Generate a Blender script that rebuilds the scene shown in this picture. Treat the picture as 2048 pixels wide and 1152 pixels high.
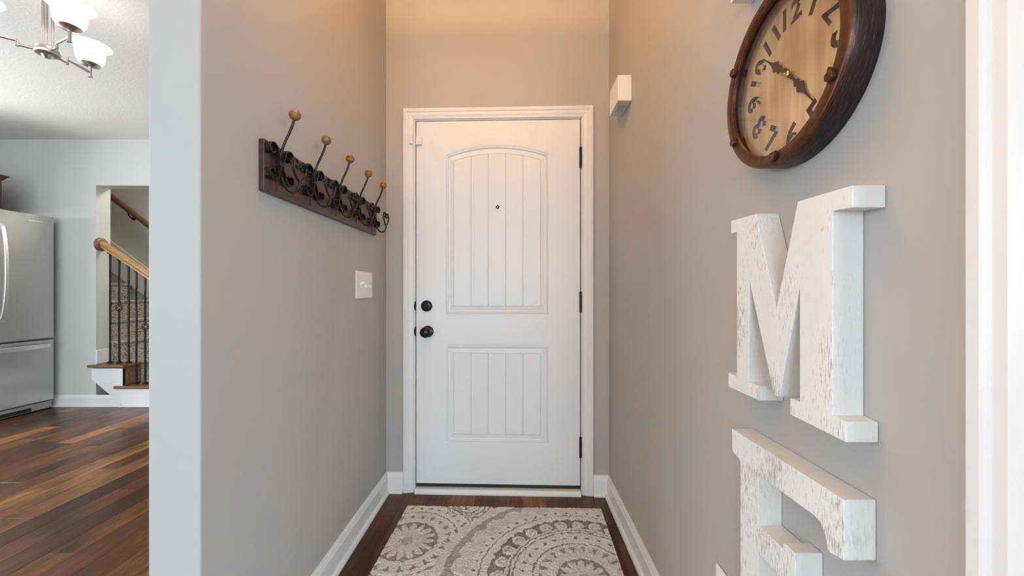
import bpy, bmesh, math, random
import numpy as np
from mathutils import Vector, Matrix
random.seed(7); np.random.seed(7)
PI = math.pi
for o in list(bpy.data.objects): bpy.data.objects.remove(o, do_unlink=True)
S = bpy.context.scene
C = S.collection

# ------------------------------------------------------------------ camera
F, VX, VY, H = 780.0, 1033.0, 583.0, 1.125        # focal length in px, vanishing point, eye height
cam_d = bpy.data.cameras.new('camera'); cam = bpy.data.objects.new('camera', cam_d); C.objects.link(cam)
cam_d.sensor_width = 36.0; cam_d.lens = F / 2048 * 36
cam_d.shift_x = -(VX - 1024) / 2048; cam_d.shift_y = (VY - 576) / 2048
cam_d.clip_start = 0.01
cam.location = (0, 0, H); cam.rotation_euler = (PI / 2, 0, 0)
S.camera = cam
# ------------------------------------------------------------------ world, lights, exposure
w = bpy.data.worlds.new('sky'); S.world = w; w.use_nodes = True
bg = w.node_tree.nodes['Background']; bg.inputs[0].default_value = (0.62, 0.78, 1.0, 1); bg.inputs[1].default_value = 1.0
S.view_settings.view_transform = 'Standard'; S.view_settings.look = 'None'
S.view_settings.gamma = 1; S.view_settings.use_curve_mapping = False
S.view_settings.exposure = 0.14
def area(name, loc, rot, sx, sy, power, col):
    l = bpy.data.lights.new(name, 'AREA'); l.shape = 'RECTANGLE'; l.size = sx; l.size_y = sy
    l.energy = power; l.color = col
    o = bpy.data.objects.new(name, l); C.objects.link(o); o.location = loc; o.rotation_euler = rot
    return o
def point(name, loc, power, col, r=0.03):
    l = bpy.data.lights.new(name, 'POINT'); l.energy = power; l.color = col; l.shadow_soft_size = r
    o = bpy.data.objects.new(name, l); C.objects.link(o); o.location = loc
    return o
DAY = (0.66, 0.865, 1.0)
area('living_fill_daylight', (1.75, -4.42, 1.35), (PI / 2, 0, 0), 2.3, 1.9, 142, DAY)  # added fill from an unseen window, cools the left hall wall
area('side_fill_daylight', (3.32, -2.9, 1.35), (PI / 2, 0, PI / 2), 2.5, 1.8, 135, DAY)  # invented side window, throws cool light onto the left hall wall
area('rear_window_daylight', (-1.0, -4.42, 1.35), (PI / 2, 0, 0), 1.8, 1.9, 80, DAY)
area('dining_fill_daylight', (-3.8, -4.42, 1.35), (PI / 2, 0, 0), 1.8, 1.9, 62, (1.0, 0.97, 0.93))  # unseen source added to brighten the kitchen end wall
area('kitchen_fill_daylight', (-5.22, -0.2, 1.50), (PI / 2, 0, -PI / 2), 1.9, 1.3, 84, (0.84, 0.94, 1.0))  # added fill for the kitchen and the right hall wall
area('kitchen_ceiling_fill', (-5.22, 2.1, 1.45), (PI / 2, 0, -PI / 2), 1.2, 0.9, 66, (0.98, 0.99, 1.0))  # invented source, added to lift the kitchen ceiling and wall

# ------------------------------------------------------------------ materials
MATS = {}
def mat(name, col, rough=0.5, metal=0.0, spec=0.5, build=None, **kw):
    if name in MATS: return MATS[name]
    m = bpy.data.materials.new(name); m.use_nodes = True
    nt = m.node_tree; b = nt.nodes['Principled BSDF']
    b.inputs['Base Color'].default_value = (*col, 1); b.inputs['Roughness'].default_value = rough
    b.inputs['Metallic'].default_value = metal; b.inputs['Specular IOR Level'].default_value = spec
    for k, v in kw.items(): b.inputs[k].default_value = v
    if build: build(nt, b)
    MATS[name] = m
    return m
def N(nt, t, **kw):
    n = nt.nodes.new(t)
    for k, v in kw.items(): setattr(n, k, v)
    return n
def noise(nt, scale, detail=3, rough=0.5, stretch=None, coord='Object', rand=False):
    tc = N(nt, 'ShaderNodeTexCoord'); mp = N(nt, 'ShaderNodeMapping')
    nt.links.new(tc.outputs[coord], mp.inputs[0])
    if stretch: mp.inputs['Scale'].default_value = stretch
    if rand:
        oi = N(nt, 'ShaderNodeObjectInfo'); mu = N(nt, 'ShaderNodeMath', operation='MULTIPLY'); mu.inputs[1].default_value = 37.0
        nt.links.new(oi.outputs['Random'], mu.inputs[0])
        cb = N(nt, 'ShaderNodeCombineXYZ')
        for i in range(3): nt.links.new(mu.outputs[0], cb.inputs[i])
        nt.links.new(cb.outputs[0], mp.inputs['Location'])
    n = N(nt, 'ShaderNodeTexNoise'); n.inputs['Scale'].default_value = scale
    n.inputs['Detail'].default_value = detail; n.inputs['Roughness'].default_value = rough
    nt.links.new(mp.outputs[0], n.inputs['Vector'])
    return n
def ramp(nt, src, stops):
    r = N(nt, 'ShaderNodeValToRGB'); e = r.color_ramp.elements
    while len(e) < len(stops): e.new(0.5)
    for i, (p, c) in enumerate(stops):
        e[i].position = p; e[i].color = (*c, 1) if len(c) == 3 else c
    nt.links.new(src, r.inputs[0]); return r
def bump(nt, b, src, strength, dist=0.002):
    bp = N(nt, 'ShaderNodeBump'); bp.inputs['Strength'].default_value = strength; bp.inputs['Distance'].default_value = dist
    nt.links.new(src, bp.inputs['Height']); nt.links.new(bp.outputs[0], b.inputs['Normal'])
def mixc(nt, fac, a, b_):
    m = N(nt, 'ShaderNodeMix', data_type='RGBA')
    if hasattr(fac, 'is_linked'): nt.links.new(fac, m.inputs[0])
    else: m.inputs[0].default_value = fac
    for s, v in ((6, a), (7, b_)):
        if hasattr(v, 'is_linked'): nt.links.new(v, m.inputs[s])
        else: m.inputs[s].default_value = (*v, 1)
    return m.outputs[2]

def wall_build(nt, b):
    n = noise(nt, 260, 2); bump(nt, b, n.outputs[0], 0.12, 0.001)
WALL = mat('greige_wall_paint', (0.42, 0.403, 0.385), 0.62, spec=0.3, build=wall_build)
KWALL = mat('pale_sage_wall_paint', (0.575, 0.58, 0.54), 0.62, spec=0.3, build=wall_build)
CEIL = mat('white_ceiling', (0.82, 0.80, 0.78), 0.9, spec=0.1,
           build=lambda nt, b: bump(nt, b, noise(nt, 60, 4).outputs[0], 0.35, 0.004))
WHITE = mat('white_trim_paint', (0.76, 0.75, 0.74), 0.32, spec=0.4)
DOORW = mat('white_door_paint', (0.75, 0.755, 0.755), 0.34, spec=0.4,
            build=lambda nt, b: bump(nt, b, noise(nt, 30, 3, stretch=(6, 6, 0.6)).outputs[0], 0.05, 0.001))
PLASTIC = mat('white_plastic', (0.80, 0.78, 0.76), 0.35)
GREYPL = mat('grey_plastic', (0.58, 0.58, 0.58), 0.5)
BRONZE = mat('oil_rubbed_bronze', (0.018, 0.015, 0.016), 0.28, 0.6)
RUBBER = mat('black_rubber', (0.02, 0.018, 0.018), 0.7)
NICKEL = mat('brushed_nickel', (0.62, 0.56, 0.52), 0.3, 1.0)
IRON = mat('black_iron', (0.012, 0.014, 0.014), 0.45, 0.3)
DARK = mat('dark_gap', (0.015, 0.013, 0.012), 0.9)

def plank_build(nt, b):
    oi = N(nt, 'ShaderNodeObjectInfo')
    base = ramp(nt, oi.outputs['Random'], [(0.0, (0.046, 0.017, 0.009)), (0.3, (0.115, 0.045, 0.018)),
                                           (0.6, (0.080, 0.030, 0.012)), (0.82, (0.20, 0.090, 0.034)), (1.0, (0.32, 0.155, 0.060))])
    g = noise(nt, 9, 6, 0.65, stretch=(9, 0.7, 1), rand=True)
    g2 = noise(nt, 2.5, 3, 0.6, stretch=(2.2, 0.8, 1), rand=True)
    r1 = ramp(nt, g.outputs[0], [(0.3, (0.45, 0.42, 0.42)), (0.62, (1.25, 1.2, 1.1))])
    r2 = ramp(nt, g2.outputs[0], [(0.32, (0.45, 0.44, 0.45)), (0.68, (1.6, 1.55, 1.4))])
    m1 = N(nt, 'ShaderNodeMix', data_type='RGBA', blend_type='MULTIPLY'); m1.inputs[0].default_value = 1
    nt.links.new(base.outputs[0], m1.inputs[6]); nt.links.new(r1.outputs[0], m1.inputs[7])
    m2 = N(nt, 'ShaderNodeMix', data_type='RGBA', blend_type='MULTIPLY'); m2.inputs[0].default_value = 1
    nt.links.new(m1.outputs[2], m2.inputs[6]); nt.links.new(r2.outputs[0], m2.inputs[7])
    nt.links.new(m2.outputs[2], b.inputs['Base Color'])
    bump(nt, b, g.outputs[0], 0.10, 0.002)
PLANK = mat('dark_hardwood', (0.08, 0.03, 0.015), 0.30, spec=0.32, build=plank_build)

def oak_build(dark, light, st=(1, 8, 8), sc=6):
    def f(nt, b):
        n = noise(nt, sc, 5, 0.6, stretch=st)
        r = ramp(nt, n.outputs[0], [(0.3, dark), (0.7, light)]); nt.links.new(r.outputs[0], b.inputs['Base Color'])
    return f
OAK = mat('oak_rail', (0.4, 0.22, 0.08), 0.35, build=oak_build((0.30, 0.15, 0.05), (0.55, 0.33, 0.14)))
TREAD = mat('oak_tread', (0.2, 0.09, 0.04), 0.35, build=oak_build((0.13, 0.05, 0.02), (0.30, 0.145, 0.065)))
CABINET = mat('cherry_cabinet', (0.075, 0.018, 0.012), 0.35, build=oak_build((0.05, 0.012, 0.008), (0.10, 0.026, 0.016), (8, 8, 1)))
def carpet_build(nt, b):
    n = noise(nt, 70, 3, 0.75)
    r = ramp(nt, n.outputs[0], [(0.36, (0.10, 0.075, 0.06)), (0.5, (0.42, 0.36, 0.31)), (0.66, (0.66, 0.60, 0.54))])
    nt.links.new(r.outputs[0], b.inputs['Base Color']); bump(nt, b, n.outputs[0], 0.6, 0.006)
CARPET = mat('speckled_carpet', (0.4, 0.35, 0.3), 0.95, spec=0.1, build=carpet_build)
def steel_build(nt, b):
    n = noise(nt, 30, 3, stretch=(1, 1, 60))
    r = ramp(nt, n.outputs[0], [(0.3, (0.47, 0.47, 0.46)), (0.7, (0.58, 0.58, 0.57))]); nt.links.new(r.outputs[0], b.inputs['Base Color'])
    b.inputs['Anisotropic'].default_value = 0.5
STEEL = mat('stainless_steel', (0.55, 0.55, 0.55), 0.34, 0.9, build=steel_build)
SATIN = mat('satin_handle', (0.75, 0.77, 0.78), 0.3, 0.9)
def boardw(nt, b):
    n = noise(nt, 5, 5, 0.6, stretch=(1.2, 10, 10))
    r = ramp(nt, n.outputs[0], [(0.3, (0.032, 0.014, 0.013)), (0.7, (0.080, 0.037, 0.034))]); nt.links.new(r.outputs[0], b.inputs['Base Color'])
RACKW = mat('dark_mahogany_board', (0.08, 0.04, 0.035), 0.38, build=boardw)
def ironw(nt, b):
    n = noise(nt, 70, 3)
    r = ramp(nt, n.outputs[0], [(0.5, (0.020, 0.016, 0.020)), (0.72, (0.11, 0.05, 0.03))]); nt.links.new(r.outputs[0], b.inputs['Base Color'])
RACKI = mat('aged_iron', (0.03, 0.02, 0.025), 0.4, 0.65, build=ironw)
BALL = mat('turned_wood_ball', (0.25, 0.1, 0.03), 0.4, build=oak_build((0.13, 0.045, 0.012), (0.36, 0.16, 0.05), (6, 6, 1), 18))

def paint_wood(nt, b):      # white paint rubbed back to grey wood in vertical streaks, worn along the edges
    n1 = noise(nt, 60, 5, 0.7, stretch=(8, 0.75, 8))
    n2 = noise(nt, 7, 2, 0.5, stretch=(1.6, 1, 1))
    n3 = noise(nt, 120, 2, 0.6, stretch=(2, 0.7, 2))
    a = N(nt, 'ShaderNodeMath', operation='MULTIPLY_ADD'); a.inputs[1].default_value = 0.55; a.inputs[2].default_value = -0.27
    nt.links.new(n2.outputs[0], a.inputs[0])
    s = N(nt, 'ShaderNodeMath', operation='ADD'); nt.links.new(n1.outputs[0], s.inputs[0]); nt.links.new(a.outputs[0], s.inputs[1])
    s2 = N(nt, 'ShaderNodeMath', operation='MULTIPLY_ADD'); s2.inputs[1].default_value = 0.16
    nt.links.new(n3.outputs[0], s2.inputs[0]); nt.links.new(s.outputs[0], s2.inputs[2])
    st = ramp(nt, s2.outputs[0], [(0.662, (0, 0, 0)), (0.765, (0.8, 0.8, 0.8))])
    tn = N(nt, 'ShaderNodeTexCoord'); sx = N(nt, 'ShaderNodeSeparateXYZ'); nt.links.new(tn.outputs['Normal'], sx.inputs[0])
    ab = N(nt, 'ShaderNodeMath', operation='ABSOLUTE'); nt.links.new(sx.outputs[2], ab.inputs[0])
    ma = N(nt, 'ShaderNodeMath', operation='MULTIPLY_ADD'); ma.inputs[1].default_value = 0.72; ma.inputs[2].default_value = 0.28; nt.links.new(ab.outputs[0], ma.inputs[0])
    sm = N(nt, 'ShaderNodeMath', operation='MULTIPLY'); nt.links.new(st.outputs[0], sm.inputs[0]); nt.links.new(ma.outputs[0], sm.inputs[1])
    bv = N(nt, 'ShaderNodeBevel'); bv.samples = 4; bv.inputs[0].default_value = 0.0016
    ge = N(nt, 'ShaderNodeNewGeometry'); dt = N(nt, 'ShaderNodeVectorMath', operation='DOT_PRODUCT')
    nt.links.new(bv.outputs[0], dt.inputs[0]); nt.links.new(ge.outputs['Normal'], dt.inputs[1])
    ed = ramp(nt, dt.outputs['Value'], [(0.80, (1, 1, 1)), (0.97, (0, 0, 0))])
    wn = ramp(nt, n3.outputs[0], [(0.40, (0, 0, 0)), (0.62, (0.75, 0.75, 0.75))])
    em = N(nt, 'ShaderNodeMath', operation='MULTIPLY'); nt.links.new(ed.outputs[0], em.inputs[0]); nt.links.new(wn.outputs[0], em.inputs[1])
    tone = ramp(nt, n2.outputs[0], [(0.3, (0.77, 0.755, 0.735)), (0.7, (0.83, 0.82, 0.805))])
    c1 = mixc(nt, sm.outputs[0], tone.outputs[0], (0.30, 0.27, 0.25))
    c2 = mixc(nt, em.outputs[0], c1, (0.33, 0.20, 0.11))
    nt.links.new(c2, b.inputs['Base Color']); bump(nt, b, s2.outputs[0], 0.25, 0.0015)
LETTER = mat('distressed_white_paint', (0.84, 0.82, 0.8), 0.55, spec=0.3, build=paint_wood)
def dialw(nt, b):
    n = noise(nt, 4, 5, 0.55, stretch=(9, 0.6, 1)); n2 = noise(nt, 9, 2, 0.5, stretch=(1, 0.7, 1))
    r = ramp(nt, n.outputs[0], [(0.3, (0.44, 0.26, 0.13)), (0.7, (0.70, 0.49, 0.28))])
    r2 = ramp(nt, n2.outputs[0], [(0.35, (0.78, 0.72, 0.66)), (0.65, (1.15, 1.14, 1.12))])
    m = N(nt, 'ShaderNodeMix', data_type='RGBA', blend_type='MULTIPLY'); m.inputs[0].default_value = 1
    nt.links.new(r.outputs[0], m.inputs[6]); nt.links.new(r2.outputs[0], m.inputs[7]); nt.links.new(m.outputs[2], b.inputs['Base Color'])
DIAL = mat('pale_wood_dial', (0.5, 0.33, 0.17), 0.5, build=dialw)
DIALB = mat('dial_backing', (0.66, 0.60, 0.53), 0.6)
def drumb(nt, b):
    n = noise(nt, 40, 5, 0.7, stretch=(1, 1, 26))
    tc = N(nt, 'ShaderNodeTexCoord')
    r = ramp(nt, n.outputs[0], [(0.35, (0.030, 0.018, 0.018)), (0.58, (0.065, 0.045, 0.043)), (0.75, (0.26, 0.235, 0.23))])
    nt.links.new(r.outputs[0], b.inputs['Base Color'])
DRUM = mat('brushed_dark_copper', (0.06, 0.03, 0.025), 0.36, 0.7, build=drumb)
def bezb(nt, b):
    n = noise(nt, 60, 4, 0.7)
    r = ramp(nt, n.outputs[0], [(0.35, (0.085, 0.034, 0.018)), (0.65, (0.15, 0.062, 0.030)), (0.78, (0.34, 0.18, 0.10))])
    nt.links.new(r.outputs[0], b.inputs['Base Color'])
BEZEL = mat('aged_copper', (0.16, 0.06, 0.025), 0.34, 0.7, build=bezb)
HAND = mat('bronze_hand', (0.055, 0.028, 0.014), 0.4, 0.4)
BRASS = mat('brass', (0.75, 0.5, 0.16), 0.25, 1.0)
def glass_mat():
    m = bpy.data.materials.new('clear_clock_glass'); m.use_nodes = True; nt = m.node_tree; nt.nodes.clear()
    o = N(nt, 'ShaderNodeOutputMaterial'); t = N(nt, 'ShaderNodeBsdfTransparent'); g = N(nt, 'ShaderNodeBsdfGlossy')
    g.inputs['Roughness'].default_value = 0.02
    lw = N(nt, 'ShaderNodeLayerWeight'); pw = N(nt, 'ShaderNodeMath', operation='POWER'); pw.inputs[1].default_value = 5.0
    f = N(nt, 'ShaderNodeMath', operation='MULTIPLY_ADD'); f.inputs[1].default_value = 0.96; f.inputs[2].default_value = 0.04; x = N(nt, 'ShaderNodeMixShader')
    lw.inputs[0].default_value = 0.5
    nt.links.new(lw.outputs['Facing'], pw.inputs[0]); nt.links.new(pw.outputs[0], f.inputs[0]); nt.links.new(f.outputs[0], x.inputs[0]); nt.links.new(t.outputs[0], x.inputs[1]); nt.links.new(g.outputs[0], x.inputs[2])
    nt.links.new(x.outputs[0], o.inputs[0]); return m
GLASS = glass_mat()
SHADE = mat('lit_frosted_glass', (0.95, 0.93, 0.9), 0.4, **{'Emission Color': (1.0, 0.92, 0.82, 1), 'Emission Strength': 1.7})
LAMPG = mat('lit_amber_glass', (0.9, 0.7, 0.45), 0.4, **{'Emission Color': (1.0, 0.44, 0.07, 1), 'Emission Strength': 74.0})

# ------------------------------------------------------------------ mesh helpers
def B(): return bmesh.new()
def box(bm, x0, x1, y0, y1, z0, z1):
    r = bmesh.ops.create_cube(bm, size=1)
    for v in r['verts']:
        v.co = Vector(((x0 + x1) / 2 + v.co.x * (x1 - x0), (y0 + y1) / 2 + v.co.y * (y1 - y0), (z0 + z1) / 2 + v.co.z * (z1 - z0)))
    return r['verts']
def prism(bm, pts, z0, z1):         # polygon in local xy, extruded along z
    n = len(pts)
    a = [bm.verts.new((p[0], p[1], z0)) for p in pts]; b = [bm.verts.new((p[0], p[1], z1)) for p in pts]
    bm.faces.new(a[::-1]); bm.faces.new(b)
    for i in range(n): bm.faces.new((a[i], a[(i + 1) % n], b[(i + 1) % n], b[i]))
def prism_y(bm, pts, y0, y1):       # polygon in xz, extruded along y
    n = len(pts)
    a = [bm.verts.new((p[0], y0, p[1])) for p in pts]; b = [bm.verts.new((p[0], y1, p[1])) for p in pts]
    bm.faces.new(a); bm.faces.new(b[::-1])
    for i in range(n): bm.faces.new((a[i], b[i], b[(i + 1) % n], a[(i + 1) % n]))
def lathe(bm, prof, seg=32, c=(0, 0, 0), closed=False, rot=None):
    rings = []
    for r, z in prof:
        ring = []
        for i in range(seg):
            p = Vector((r * math.cos(2 * PI * i / seg), r * math.sin(2 * PI * i / seg), z))
            if rot is not None: p = rot @ p
            ring.append(bm.verts.new(p + Vector(c)))
        rings.append(ring)
    ks = range(len(rings)) if closed else range(len(rings) - 1)
    for k in ks:
        a, b = rings[k], rings[(k + 1) % len(rings)]
        for i in range(seg): bm.faces.new((a[i], a[(i + 1) % seg], b[(i + 1) % seg], b[i]))
    if not closed:
        bm.faces.new(rings[0][::-1]); bm.faces.new(rings[-1])
def sweep(bm, pts, sect, up=None, close_path=False):
    """sweep a closed section (list of (s,t)) along pts; t follows `up` when given."""
    pts = [Vector(p) for p in pts]; n = len(pts); rings = []
    nrm = None
    for i, p in enumerate(pts):
        if close_path: t = pts[(i + 1) % n] - pts[i - 1]
        else: t = pts[min(i + 1, n - 1)] - pts[max(i - 1, 0)]
        t.normalize()
        if up is not None:
            u = Vector(up); u = (u - t * u.dot(t)).normalized(); s = t.cross(u)
        else:
            if nrm is None:
                a = Vector((0, 0, 1)) if abs(t.z) < 0.9 else Vector((1, 0, 0))
                nrm = (a - t * a.dot(t)).normalized()
            else: nrm = (nrm - t * nrm.dot(t)).normalized()
            u = nrm; s = t.cross(u)
        rings.append([bm.verts.new(p + s * a + u * b) for a, b in sect])
    m = len(sect)
    for k in (range(n) if close_path else range(n - 1)):
        a, b = rings[k], rings[(k + 1) % n]
        for i in range(m): bm.faces.new((a[i], a[(i + 1) % m], b[(i + 1) % m], b[i]))
    if not close_path: bm.faces.new(rings[0][::-1]); bm.faces.new(rings[-1])
def circ(r, n=10): return [(r * math.cos(2 * PI * i / n), r * math.sin(2 * PI * i / n)) for i in range(n)]
def rect(a, b): return [(-a, -b), (a, -b), (a, b), (-a, b)]
def mitre(bm, paths):               # paths: list of polylines (same count) forming a ruled profile, closed ring of profile points
    vs = [[bm.verts.new(p) for p in path] for path in paths]
    m = len(vs); n = len(vs[0])
    for k in range(m):
        a, b = vs[k], vs[(k + 1) % m]
        for i in range(n - 1): bm.faces.new((a[i], a[i + 1], b[i + 1], b[i]))
    bm.faces.new([v[0] for v in vs][::-1]); bm.faces.new([v[-1] for v in vs])
def obj(name, bm, m, parent=None, smooth=False, bev=0, seg=2):
    bmesh.ops.recalc_face_normals(bm, faces=bm.faces)
    me = bpy.data.meshes.new(name); bm.to_mesh(me); bm.free()
    me.materials.append(m)
    if smooth:
        for p in me.polygons: p.use_smooth = True
        try: me.set_sharp_from_angle(angle=math.radians(40))
        except Exception: pass
    o = bpy.data.objects.new(name, me); C.objects.link(o)
    if parent: o.parent = parent
    if bev:
        mo = o.modifiers.new('bevel', 'BEVEL'); mo.width = bev; mo.segments = seg; mo.limit_method = 'ANGLE'; mo.angle_limit = math.radians(35)
    return o
def tag(o, label, cat, group=None, kind=None):
    o['label'] = label; o['category'] = cat
    if group: o['group'] = group
    if kind: o['kind'] = kind
    return o
def thing(name, label, cat, loc=(0, 0, 0), rot=None, group=None, kind=None):
    o = bpy.data.objects.new(name, None); C.objects.link(o); o.empty_display_size = 0.05
    M = Matrix.Translation(loc)
    if rot is not None: M = M @ rot.to_4x4()
    o.matrix_world = M
    return tag(o, label, cat, group, kind)
# local frames: x = right, y = up, z = out of the wall as seen from the hallway
FR = Matrix(((0, 0, -1), (-1, 0, 0), (0, 1, 0)))     # on the right wall
FL = Matrix(((0, 0, 1), (1, 0, 0), (0, 1, 0)))       # on the left wall

# ------------------------------------------------------------------ layout constants (metres)
XL, XR = -0.734, 0.511        # hallway wall faces
XP = -0.855                   # far face of the partition
YE = 0.905                    # near end of the partition
YB = 2.175                    # front-door wall
YK = 3.83                     # kitchen end wall
ZH, ZK = 2.80, 2.618          # ceilings
XKL = -5.3; YR = -4.5
AB = math.radians(-1.9)       # the front-door wall is slightly out of square
DX = -0.105                   # door centre

# ------------------------------------------------------------------ shell
def struct(name, bm, m, label, cat='wall', **k):
    return tag(obj(name, bm, m, **k), label, cat, kind='structure')
b = B(); box(b, XP, XL, YE, YK, 0, ZH)
struct('wall_left', b, WALL, 'greige partition wall carrying the coat rack, its end facing us', bev=0.004)
b = B()
ya, yb_ = -1.80, 0.366        # cased opening to the living room
box(b, XR, XR + 0.12, yb_, 2.6, 0, ZH); box(b, XR, XR + 0.12, ya, yb_, 2.06, ZH); box(b, XR, XR + 0.12, -2.0, ya, 0, ZH)
struct('wall_right', b, WALL, 'greige hallway wall carrying the clock and the big letters')
b = B()                       # local frame of the front-door wall: x along wall, y into wall
OW, OT = 0.478, 2.097
box(b, -0.75, -OW, 0, 0.12, 0, ZH); box(b, OW, 0.75, 0, 0.12, 0, ZH); box(b, -OW, OW, 0, 0.12, OT, ZH)
wb = struct('wall_back', b, WALL, 'short greige wall around the white front door')
def back(o):
    o.location = (DX, YB, 0); o.rotation_euler = (0, 0, AB); return o
back(wb)
b = B()
XO, ZO = -4.129, 2.166
box(b, XKL, XO, YK, YK + 0.136, 0, 3.6); box(b, XO, -2.75, YK, YK + 0.136, ZO, 3.6); box(b, -2.75, XL, YK, YK + 0.136, 0, 3.6)
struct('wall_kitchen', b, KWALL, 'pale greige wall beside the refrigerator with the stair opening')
b = B(); box(b, XKL - 0.1, XKL, YR, -1.2, 0, ZH); box(b, XKL - 0.1, XKL, 0.8, 1.45, 0, ZH); box(b, XKL - 0.1, XKL, 2.75, YK + 0.13, 0, ZH); box(b, XKL - 0.1, XKL, 1.45, 2.75, 0, 0.95); box(b, XKL - 0.1, XKL, 1.45, 2.75, 1.95, ZH)
box(b, XKL - 0.1, XKL, -1.2, 0.8, 0, 0.8); box(b, XKL - 0.1, XKL, -1.2, 0.8, 2.2, ZH)
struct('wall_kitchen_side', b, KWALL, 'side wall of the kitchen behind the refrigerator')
b = B(); XLV = 3.4
WIN = [(-4.7, -2.9), (-1.9, -0.1), (0.6, 2.9)]; xs_ = [XKL] + [q for w_ in WIN for q in w_] + [XLV]
for q in range(0, len(xs_), 2): box(b, xs_[q], xs_[q + 1], YR - 0.1, YR, 0, ZH)
for x0, x1 in WIN: box(b, x0, x1, YR - 0.1, YR, 0, 0.4); box(b, x0, x1, YR - 0.1, YR, 2.3, ZH)
struct('wall_rear', b, WALL, 'wall opposite the front door, two of its three windows added for light')
b = B(); YLV = 1.4
box(b, XR + 0.12, XLV, YLV, YLV + 0.1, 0, ZH); box(b, XLV, XLV + 0.1, YR - 0.1, -4.2, 0, ZH); box(b, XLV, XLV + 0.1, -1.6, YLV + 0.1, 0, ZH); box(b, XLV, XLV + 0.1, -4.2, -1.6, 0, 0.4); box(b, XLV, XLV + 0.1, -4.2, -1.6, 2.3, ZH)
struct('wall_living', b, WALL, 'greige living room walls behind the viewpoint')
b = B(); box(b, XP, XR + 0.12, 1.4, 2.6, ZH, ZH + 0.1); box(b, XP, XLV + 0.1, YR, 1.4, ZH, ZH + 0.1)
struct('ceiling', b, CEIL, 'hallway ceiling above the front door', 'ceiling')
b = B(); box(b, XKL - 0.1, XP, YR, YK, ZK, ZK + 0.3)
struct('ceiling_dining', b, CEIL, 'white textured ceiling above the chandelier', 'ceiling')
# stairwell
YS = 4.98
b = B(); box(b, -7.5, -2.0, YS, YS + 0.1, 0, 4.6)
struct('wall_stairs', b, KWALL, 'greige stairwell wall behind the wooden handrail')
b = B(); box(b, -7.6, -7.5, YK, YS + 0.1, 0, 4.6); box(b, -7.5, XKL, YK, YK + 0.136, 0, 4.6); box(b, -2.1, -2.0, YK + 0.136, YS, 0, 4.6)
box(b, -7.6, -2.0, YK, YS + 0.1, 4.6, 4.7); box(b, XKL, -2.0, YK, YK + 0.136, 3.6, 4.6)
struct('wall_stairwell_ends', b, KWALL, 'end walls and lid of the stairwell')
for nm, x0, x1, y0, y1, lab in (('added_window_3', -4.7, -2.9, YR - 0.08, YR - 0.03, 'white frame of an added window lighting the dining room'), ('added_window_4', 0.6, 2.9, YR - 0.08, YR - 0.03, 'white frame of an added living room window lighting the hall'), ('window_1', -1.9, -0.1, YR - 0.08, YR - 0.03, 'white window frame in the rear wall'),
                                ('added_window_6', XLV + 0.03, XLV + 0.08, -4.2, -1.6, 'white frame of an added side window lighting the hall'), ('added_window_2', XKL - 0.08, XKL - 0.03, -1.2, 0.8, 'white frame of an added window in the kitchen side wall'), ('added_window_5', XKL - 0.08, XKL - 0.03, 1.45, 2.75, 'white frame of an added window brightening the kitchen ceiling')):
    b = B(); z0, z1 = {'added_window_2': (0.8, 2.2), 'added_window_5': (0.95, 1.95)}.get(nm, (0.4, 2.3))
    if nm not in ('added_window_2', 'added_window_5', 'added_window_6'):
        for xx in (x0, (2 * x0 + x1) / 3, (x0 + 2 * x1) / 3, x1): box(b, xx - 0.03, xx + 0.03, y0, y1, z0, z1)
        for zz in (z0, (z0 + z1) / 2, z1): box(b, x0, x1, y0, y1, zz - 0.03, zz + 0.03)
    else:
        for yy in (y0, (y0 + y1) / 2, y1): box(b, x0, x1, yy - 0.03, yy + 0.03, z0, z1)
        for zz in (z0, (z0 + z1) / 2, z1): box(b, x0, x1, y0, y1, zz - 0.03, zz + 0.03)
    struct(nm, b, WHITE, lab, 'window')  # every frame except the middle rear one belongs to an added window

# floor: slab with individual hardwood planks
b = B(); box(b, -7.5, XR + 0.12, YR - 0.1, YS + 0.1, -0.12, -0.014); box(b, XR + 0.12, XLV + 0.1, YR - 0.1, YLV + 0.1, -0.12, -0.014)
floor = struct('floor', b, DARK, 'dark brown hardwood plank floor of hallway and dining room', 'floor')
def plank_geo(bm, x0, x1, y0, y1, c=0.0013):
    g = 0.0004; x0 += g; x1 -= g; y0 += g; y1 -= g
    lo = [bm.verts.new(p) for p in ((x0, y0, -0.014), (x1, y0, -0.014), (x1, y1, -0.014), (x0, y1, -0.014))]
    mi = [bm.verts.new((v.co.x, v.co.y, -c * 0.6)) for v in lo]
    hi = [bm.verts.new(p) for p in ((x0 + c, y0 + c, 0), (x1 - c, y0 + c, 0), (x1 - c, y1 - c, 0), (x0 + c, y1 - c, 0))]
    for a, bb in ((lo, mi), (mi, hi)):
        for i in range(4): bm.faces.new((a[i], a[(i + 1) % 4], bb[(i + 1) % 4], bb[i]))
    bm.faces.new(hi)
PW = 0.1275
stuffb = B()
def lay(x0, x1, ymin, ymax):
    x = x0
    while x < x1 - 1e-6:
        xe = min(x + PW, x1); y = ymin - random.uniform(0, 1.0)
        while y < ymax:
            L = random.choice((0.75, 0.95, 1.2, 1.5)); s, e = max(y, ymin), min(y + L, ymax)
            if e - s > 0.02:
                bb = B(); plank_geo(bb, x, xe, s, e); obj('plank', bb, PLANK, floor)
            y += L
        x = xe
rs = random.getstate(); random.seed(21)
lay(-4.95, XP - 0.001, 1.15, YK - 0.001)
lay(XL, XR, 0.45, 2.215)
x = -5.3
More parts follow.
